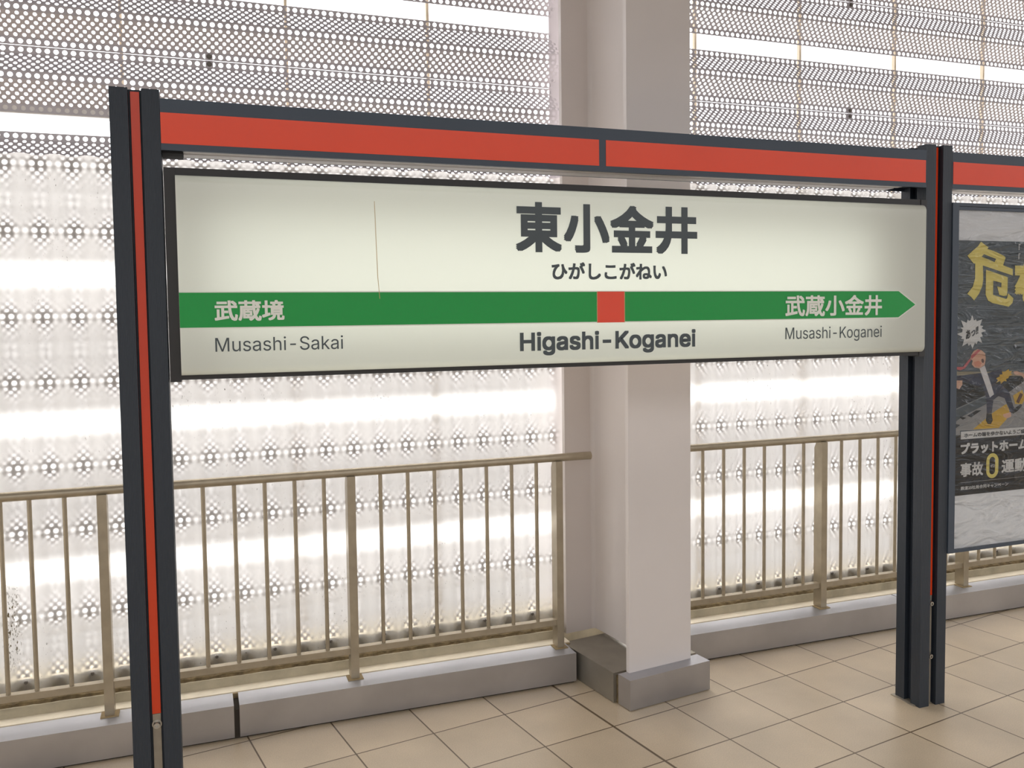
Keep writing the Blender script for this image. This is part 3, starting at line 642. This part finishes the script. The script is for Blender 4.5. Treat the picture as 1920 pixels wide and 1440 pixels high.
# ------------------------------------------------------------------ illuminated station name sign
sx0, sx1 = -0.0636, 2.5375
sign = empty('station_sign', ((sx0 + sx1) / 2, 0.05, 1.34), 'long white illuminated station name sign with a green line and orange red square', 'station sign')
TB, BB = 1.9085, 1.3395
def cap(x0, x1, zb):
    bm = bmesh.new(); add_box(bm, x0, x1, -0.004, 0.112, zb, TB)
    return from_bm('end_cap', bm, M['black'], sign, 0.002)
cap(sx0, -0.0352, 1.3345); cap(2.5105, sx1, 1.3345)
box('top_rail', -0.0352, 2.5105, -0.002, 0.11, 1.8885, TB + 0.0005, M['black'], sign, 0.0015)
box('bottom_rail', -0.0352, 2.5105, -0.002, 0.11, BB, 1.3515, M['black'], sign, 0.0015)
box('back_panel', -0.035, 2.5103, 0.104, 0.109, 1.352, 1.888, M['soffit'], sign)
# the acrylic face: a shallow tray whose top and bottom edges roll back
fx0, fx1, fz0, fz1, fy = -0.0348, 2.5100, 1.3520, 1.8880, -0.030
bm = bmesh.new()
R_ = 0.022
prof = []
for i in range(7):
    t = math.pi / 2 * i / 6; prof.append((fy + R_ - R_ * math.sin(t), fz0 + R_ - R_ * math.cos(t)))
top = [(y, fz0 + fz1 - z) for y, z in prof[::-1]]
prof = [(0.012, fz0)] + prof + top + [(0.012, fz1)]
xs = [fx0, fx1]
rows = [[bm.verts.new((x, p[0], p[1])) for p in prof] for x in xs]
for j in range(len(prof) - 1): bm.faces.new((rows[0][j], rows[1][j], rows[1][j + 1], rows[0][j + 1]))
bm.faces.new(rows[0]); bm.faces.new(rows[1][::-1])
bmesh.ops.recalc_face_normals(bm, faces=bm.faces)
me = bpy.data.meshes.new('face'); bm.to_mesh(me); bm.free()
face = smooth(link('face', me, M['acrylic'], sign), 50)

def strip_poly(name, pts, m, dy): return flat(name, [(0, pts)], fy - dy, m, face)
strip_poly('line_edging', [(-0.0346, 1.4775), (2.389, 1.4775), (2.4680, 1.5260), (2.389, 1.5775), (-0.0346, 1.5775)], M['white_vinyl'], 0.0003)
strip_poly('green_line', [(-0.0346, 1.4806), (2.3865, 1.4806), (2.4636, 1.5260), (2.3865, 1.5745), (-0.0346, 1.5745)], M['green'], 0.0006)
strip_poly('square_edging', [(1.1900, 1.4779), (1.2886, 1.4779), (1.2886, 1.5752), (1.1900, 1.5752)], M['rust'], 0.0009)
strip_poly('orange_square', [(1.1925, 1.4779), (1.2857, 1.4779), (1.2857, 1.5752), (1.1925, 1.5752)], M['square'], 0.0012)
strip_poly('rust_streak', [(0.4935, 1.833), (0.4949, 1.833), (0.4972, 1.74), (0.5003, 1.62), (0.5048, 1.556), (0.5035, 1.556), (0.4985, 1.62), (0.4955, 1.74)], M['rust'], 0.0014)
def sign_text(s, b4, m, bold=0.0, latin=False, dy=0.0014):
    me = latin_mesh(s) if latin else text_mesh(s)
    return place_text('lettering', me, b4, fy - dy, m, face, bold, cap=0.509 if latin else None)
KB_ = 0.0054
for ch, b4 in (('東', (0.9212, 1.0730, 1.6953, 1.8471)), ('小', (1.0790, 1.2350, 1.6955, 1.8456)), ('金', (1.2375, 1.3920, 1.6975, 1.8457)), ('井', (1.3985, 1.5520, 1.6951, 1.8468))):
    sign_text(ch, b4, M['letter'], KB_)
sign_text('ひがしこがねい', (1.0378, 1.4396, 1.6125, 1.6660), M['letter'], 0.0017)
sign_text('武蔵境', (0.0537, 0.2369, 1.4972, 1.5537), M['white_vinyl'], 0.0015)
sign_text('武蔵小金井', (1.8978, 2.3106, 1.4883, 1.5614), M['white_vinyl'], 0.0018)
sign_text('Musashi-Sakai', (0.0532, 0.3963, 1.4148, 1.4520), M['letter'], 0.0, True)
sign_text('Higashi-Koganei', (0.9311, 1.5452, 1.3945, 1.4506), M['letter'], 0.0024, True)
sign_text('Musashi-Koganei', (1.8983, 2.3107, 1.4115, 1.4508), M['letter'], 0.0, True)

# the lamps inside the sign
ld = bpy.data.lights.new('sign_tube_light', 'AREA'); ld.shape = 'RECTANGLE'; ld.size = 2.25; ld.size_y = 0.34; ld.energy = 2.9; ld.color = (0.97, 1.0, 0.96)
lo = bpy.data.objects.new('sign_tube_light', ld); COL.objects.link(lo); lo.parent = sign
lo.location = (1.15 - sign.location.x, 0.100 - sign.location.y, 1.62 - sign.location.z); lo.rotation_euler = (math.radians(-90), 0, 0)

# ------------------------------------------------------------------ poster board
bx0, bx1, bz0, bz1 = 2.6625, 4.198, 0.5805, 1.9035
board = empty('poster_board', ((bx0 + bx1) / 2, 0.05, bz0), 'white poster board in a charcoal frame, attached beside the far sign post', 'poster board')
fw = 0.030
def fr(x0, x1, z0, z1): return box('frame', x0, x1, -0.004, 0.07, z0, z1, M['navy'], board, 0.0015)
fr(bx0, bx0 + fw, bz0, bz1); fr(bx1 - fw, bx1, bz0, bz1)
fr(bx0 + fw, bx1 - fw, bz1 - 0.0125, bz1); fr(bx0 + fw, bx1 - fw, bz1 - 0.0255, bz1 - 0.0145); fr(bx0 + fw, bx1 - fw, bz0, bz0 + 0.012)
box('backing', bx0 + 0.01, bx1 - 0.01, 0.0075, 0.06, bz0 + 0.006, bz1 - 0.006, M['board'], board)
bm = bmesh.new()
n1, n2 = 24, 20
grid = [[bm.verts.new((bx0 + fw + (bx1 - bx0 - 2 * fw) * i / n1, 0.0, bz0 + 0.012 + (bz1 - bz0 - 0.038) * j / n2)) for j in range(n2 + 1)] for i in range(n1 + 1)]
for i in range(n1):
    for j in range(n2): bm.faces.new((grid[i][j], grid[i + 1][j], grid[i + 1][j + 1], grid[i][j + 1]))
me = bpy.data.meshes.new('clear_cover'); bm.to_mesh(me); bm.free()
link('clear_cover', me, M['film'], board)

# ------------------------------------------------------------------ poster on the board
px0, px1, pz0, pz1, py = 2.697, 3.395, 0.797, 1.7655, 0.0070
poster = tag(box('safety_poster', px0, px1, py - 0.0008, py, pz0, pz1, M['paper_dark']), 'dark platform safety poster with yellow headline behind clear film on the white board', 'poster')
PY = py - 0.0010
ILL = [["black",[[2.691,1.0788],[2.69,1.1278],[2.8487,1.1734],[2.9669,1.184],[3.0449,1.2227],[3.0727,1.2357],[3.0722,1.2567],[2.8245,1.2512],[2.6875,1.256]]],["tan",[[2.6933,1.2726],[3.0549,1.2587],[3.0553,1.2424],[2.6936,1.2579]]],["grey",[[2.6909,1.0297],[2.692,1.0804],[2.7366,1.1019],[2.8516,1.1424],[2.8896,1.1631],[2.9669,1.184],[3.0449,1.2227],[3.0728,1.2339],[3.0781,1.0372],[2.7223,1.0466],[2.7227,1.0279]]],["black",[[2.6933,1.0736],[2.7219,1.0687],[2.6936,1.0549]]],["black",[[2.7212,1.1018],[2.7522,1.0943],[2.7347,1.0875],[2.7213,1.0958]]],["black",[[2.7565,1.1017],[2.8005,1.12],[2.8274,1.1196],[2.7766,1.0947]]],["lightgrey",[[2.6921,1.1311],[2.8486,1.1768],[2.8487,1.1726],[2.6922,1.126]]],["yellow",[[2.7865,1.0478],[2.8875,1.1081],[2.9542,1.1378],[2.9686,1.118],[2.9713,1.1005],[2.9558,1.077],[2.9175,1.0469]]],["yellow",[[2.9881,1.1693],[3.0364,1.1899],[3.0514,1.1561],[3.0379,1.134],[3.0005,1.1357]]],["navy",[[2.6962,1.2548],[2.8145,1.2627],[2.846,1.2596],[2.9249,1.275],[2.9361,1.2546],[2.8944,1.2179],[2.8734,1.2107],[2.8209,1.2087],[2.7504,1.2312],[2.6966,1.2332]]],["navy",[[2.8202,1.2412],[2.8559,1.2502],[2.8883,1.2199],[2.9295,1.2131],[2.9693,1.1822],[2.9915,1.1256],[3.001,1.1165],[2.9899,1.0996],[2.9782,1.1019],[2.9662,1.1216],[2.9445,1.1607],[2.9122,1.1707],[2.8875,1.1563],[2.8796,1.105],[2.8547,1.1062],[2.8511,1.1647],[2.8345,1.2031]]],["white",[[2.8141,1.2805],[2.84,1.2917],[2.8732,1.2187],[2.89,1.178],[2.8691,1.1668]]],["white",[[2.8637,1.2045],[2.8772,1.2091],[2.8808,1.1995],[2.8674,1.1941]]],["skin",[[2.7715,1.3332],[2.7841,1.3487],[2.8021,1.3552],[2.823,1.3497],[2.8416,1.3373],[2.8447,1.3154],[2.8399,1.2936],[2.8141,1.2805],[2.788,1.2853],[2.7748,1.2976],[2.7797,1.3113],[2.7666,1.3176]]],["pink",[[2.769,1.3293],[2.8073,1.354],[2.8178,1.3498],[2.7744,1.3174]]],["pink",[[2.693,1.2902],[2.7313,1.2891],[2.764,1.3196],[2.7706,1.3135],[2.7416,1.2828],[2.7187,1.2767],[2.6932,1.2804]]],["brown",[[2.8224,1.316],[2.8315,1.3177],[2.837,1.3077],[2.832,1.2999],[2.824,1.306]]],["blush",[[2.785,1.3052],[2.8082,1.3105],[2.8241,1.3001],[2.8166,1.2864],[2.7905,1.2892]]],["skin",[[2.6976,1.2388],[2.7294,1.2376],[2.7297,1.2207],[2.7147,1.2044],[2.6993,1.2101]]],["black",[[2.8536,1.1063],[2.8797,1.1033],[2.886,1.0771],[2.8761,1.0638],[2.8602,1.0647],[2.8508,1.0789]]],["black",[[2.9874,1.1049],[3.0009,1.12],[3.0285,1.1344],[3.038,1.1287],[3.0152,1.1088],[2.9899,1.0979]]],["skin",[[2.9368,1.0987],[2.9781,1.1054],[2.9809,1.0879],[2.958,1.0812],[2.9417,1.0881]]],["brown",[[3.005,1.1442],[3.0251,1.1782],[3.0404,1.1723],[3.0191,1.1366]]],["skin",[[2.9869,1.263],[3.0058,1.2644],[3.0441,1.253],[3.0447,1.2326],[3.0307,1.2453],[2.9953,1.2505]]]]
keys = ['black', 'tan', 'grey', 'lightgrey', 'yellow', 'navy', 'white', 'skin', 'pink', 'brown', 'blush', 'streak']
rnd = random.Random(3)
streaks = []
for i in range(46):
    z = rnd.uniform(1.24, 1.755); x = px0 + 0.002 + rnd.random() * 0.25; w = rnd.uniform(0.08, 0.4); sl_ = (z - 1.40) * -0.18; h = rnd.uniform(0.0008, 0.004)
    x2 = min(px1 - 0.004, x + w)
    z2 = z + sl_ * (x2 - x) * 2
    if max(z, z2) + h > 1.763: continue
    streaks.append((keys.index('streak'), [(x, z), (x2, z2), (x2, z2 + h * 0.4), (x, z + h)]))
def clipx(pts): return [(min(max(p[0], px0 + 0.001), px1 - 0.001), p[1]) for p in pts]
flat('speed_lines', streaks, PY, [M['ill_' + k] for k in keys], poster)
flat('illustration', [(keys.index('black'), [(3.05, 1.20), (px1 - 0.001, 1.34), (px1 - 0.001, 1.37), (3.05, 1.37)]), (keys.index('grey'), [(3.05, 1.03), (px1 - 0.001, 1.03), (px1 - 0.001, 1.345), (3.05, 1.225)])] + [(keys.index(c), clipx(p)) for c, p in ILL], PY - 0.00002 * 60, [M['ill_' + k] for k in keys], poster)
TT = {"ki":[[[2.7439,1.7079],[2.7736,1.7296],[2.7952,1.7441],[2.8105,1.7621],[2.828,1.7517],[2.8488,1.7413],[2.8426,1.7353],[2.8873,1.724],[2.9293,1.7089],[2.9359,1.703],[2.9238,1.674],[2.9742,1.6599],[2.9749,1.6345],[2.8219,1.672],[2.8247,1.6183],[2.8205,1.5945],[2.8054,1.5658],[2.7809,1.5397],[2.7649,1.5541],[2.746,1.5648],[2.7735,1.5921],[2.7837,1.623],[2.7835,1.6788],[2.7747,1.6799]],[[2.838,1.6566],[2.9491,1.6283],[2.9488,1.5752],[2.946,1.5582],[2.9299,1.5559],[2.9072,1.5608],[2.8952,1.5933],[2.9162,1.5897],[2.9174,1.6066],[2.8755,1.6149],[2.8752,1.5609],[2.9431,1.5449],[2.9478,1.5485],[2.9522,1.5667],[2.9803,1.5472],[2.9759,1.529],[2.9568,1.515],[2.8727,1.5296],[2.8502,1.5394],[2.8377,1.561]]],"kihole":[[2.8257,1.7148],[2.8879,1.6977],[2.8802,1.6856],[2.8149,1.7052]],"na":[[[2.9891,1.6503],[3.0105,1.6444],[3.022,1.6444],[3.0264,1.6651],[3.0579,1.658],[3.0551,1.6361],[3.0685,1.6312],[3.0657,1.6141],[3.0424,1.6189],[3.0348,1.5945],[3.0096,1.5519],[2.988,1.5654],[3.0133,1.6018],[3.016,1.6213],[2.9929,1.6285]],[[3.021,1.558],[3.0337,1.5726],[3.0734,1.575],[3.0751,1.5112],[3.0417,1.5212],[3.0248,1.5384]]],"burst":[[2.7726,1.4857],[2.7816,1.464],[2.7918,1.4688],[2.7959,1.4609],[2.8229,1.4684],[2.8131,1.4448],[2.8287,1.4426],[2.8211,1.4339],[2.8422,1.4236],[2.8189,1.4171],[2.8283,1.4031],[2.8141,1.4004],[2.825,1.3774],[2.8027,1.3858],[2.7965,1.3731],[2.7886,1.3802],[2.7762,1.3558],[2.768,1.3747],[2.7566,1.3681],[2.7525,1.379],[2.7258,1.3668],[2.7342,1.3931],[2.7189,1.3954],[2.7251,1.4031],[2.6968,1.4144],[2.7247,1.4207],[2.7258,1.4315],[2.7154,1.4375],[2.7307,1.4392],[2.7174,1.4658],[2.7457,1.4556],[2.7506,1.4693],[2.7571,1.4624],[2.7648,1.4652]],"flash":[[2.9624,1.2738],[2.9653,1.2657],[2.9801,1.2652],[2.9735,1.2573],[2.9818,1.251],[2.9658,1.2455],[2.9606,1.2376],[2.9499,1.236],[2.9528,1.2258],[2.9394,1.2283],[2.9236,1.2168],[2.9194,1.229],[2.8996,1.2227],[2.9073,1.2315],[2.8992,1.2398],[2.9176,1.2472],[2.9148,1.2523],[2.9307,1.2548],[2.9278,1.2649],[2.9439,1.2644]]}
Q = PY - 0.0020
def outline_mesh(cs): return filled(cs)
def put_flat_mesh(name, me, y, m, parent):
    vs = [(v.co.x, y, v.co.y) for v in me.vertices]; fs = [list(p.vertices) for p in me.polygons]
    bpy.data.meshes.remove(me)
    out = bpy.data.meshes.new(name); out.from_pydata(vs, [], fs); out.update()
    return link(name, out, m, parent)
put_flat_mesh('headline', outline_mesh([TT['ki'][0], TT['kihole']]), Q, M['paper_yellow'], poster)
put_flat_mesh('headline', outline_mesh([TT['ki'][1]]), Q, M['paper_yellow'], poster)
place_text('headline', text_mesh('な'), (2.984, 3.165, 1.525, 1.705), Q, M['paper_yellow'], poster, 0.0125)
place_text('headline', text_mesh('い'), (3.195, 3.365, 1.50, 1.68), Q, M['paper_yellow'], poster, 0.012)
for zz in (1.733, 1.697): flat('quote_bracket', [(0, [(3.002, zz), (3.0065, zz), (3.0065, zz + 0.020), (3.0125, zz + 0.020), (3.0125, zz + 0.024), (3.002, zz + 0.024)])], Q, M['paper_white'], poster)
put_flat_mesh('speech_burst', outline_mesh([TT['burst']]), Q, M['paper_white'], poster)
place_text('burst_lettering', text_mesh('あっ!!'), (2.742, 2.803, 1.402, 1.436), Q - 0.0004, M['paper_black'], poster, 0.0010, shear=0.35)
put_flat_mesh('impact_flash', outline_mesh([TT['flash']]), Q, M['ill_yellow'], poster)
flat('caption_panel', [(0, [(px0 + 0.0005, pz0 + 0.0005), (px1 - 0.0005, pz0 + 0.0005), (px1 - 0.0005, 1.0295), (px0 + 0.0005, 1.0295)])], Q, M['paper_black'], poster)
flat('caption_strip', [(0, [(2.7255, 1.0127), (3.37, 1.0127), (3.37, 1.0425), (2.7255, 1.0425)])], Q - 0.0004, M['paper_white'], poster)
place_text('caption_lettering', text_mesh('ホームの端を歩かないようご協力'), (2.7415, 3.072, 1.0185, 1.0355), Q - 0.0008, M['paper_black'], poster, 0.0004)
place_text('slogan_lettering', text_mesh('プラットホーム'), (2.7240, 3.066, 0.9540, 0.9980), Q - 0.0008, M['paper_white'], poster, 0.0022)
place_text('slogan_lettering', text_mesh('事故'), (2.7245, 2.8390, 0.8680, 0.9215), Q - 0.0008, M['paper_white'], poster, 0.0015)
place_text('slogan_lettering', text_mesh('運動'), (2.9335, 3.066, 0.8680, 0.9215), Q - 0.0008, M['paper_white'], poster, 0.0015)
def ring(rx, rz, cx, cz, n=28, flatz=0.5):
    out = []
    for i in range(n):
        t = 2 * math.pi * i / n; z = rx * math.sin(t); z += (rz - rx) * (1 if math.sin(t) >= 0 else -1)
        out.append((cx + rx * math.cos(t), cz + z))
    return out
put_flat_mesh('zero_numeral', outline_mesh([ring(0.0313, 0.0487, 2.8866, 0.9014), ring(0.0147, 0.0342, 2.8860, 0.9016)]), Q - 0.0008, M['paper_yellow'], poster)
place_text('zero_lettering', text_mesh('ゼロ'), (2.8755, 2.8975, 0.8955, 0.9065), Q - 0.0008, M['paper_white'], poster, 0.0003)
flat('rule_line', [(0, [(2.7275, 0.8462), (3.37, 0.8462), (3.37, 0.8470), (2.7275, 0.8470)])], Q - 0.0008, M['paper_white'], poster)
place_text('campaign_lettering', text_mesh('鉄道25社局合同キャンペーン'), (2.7278, 2.9695, 0.8175, 0.8318), Q - 0.0008, M['paper_white'], poster, 0.0004)

for o in list(COL.objects):
    if o.type == 'MESH' and o.name.startswith(('outline', 'glyphs')): bpy.data.objects.remove(o)
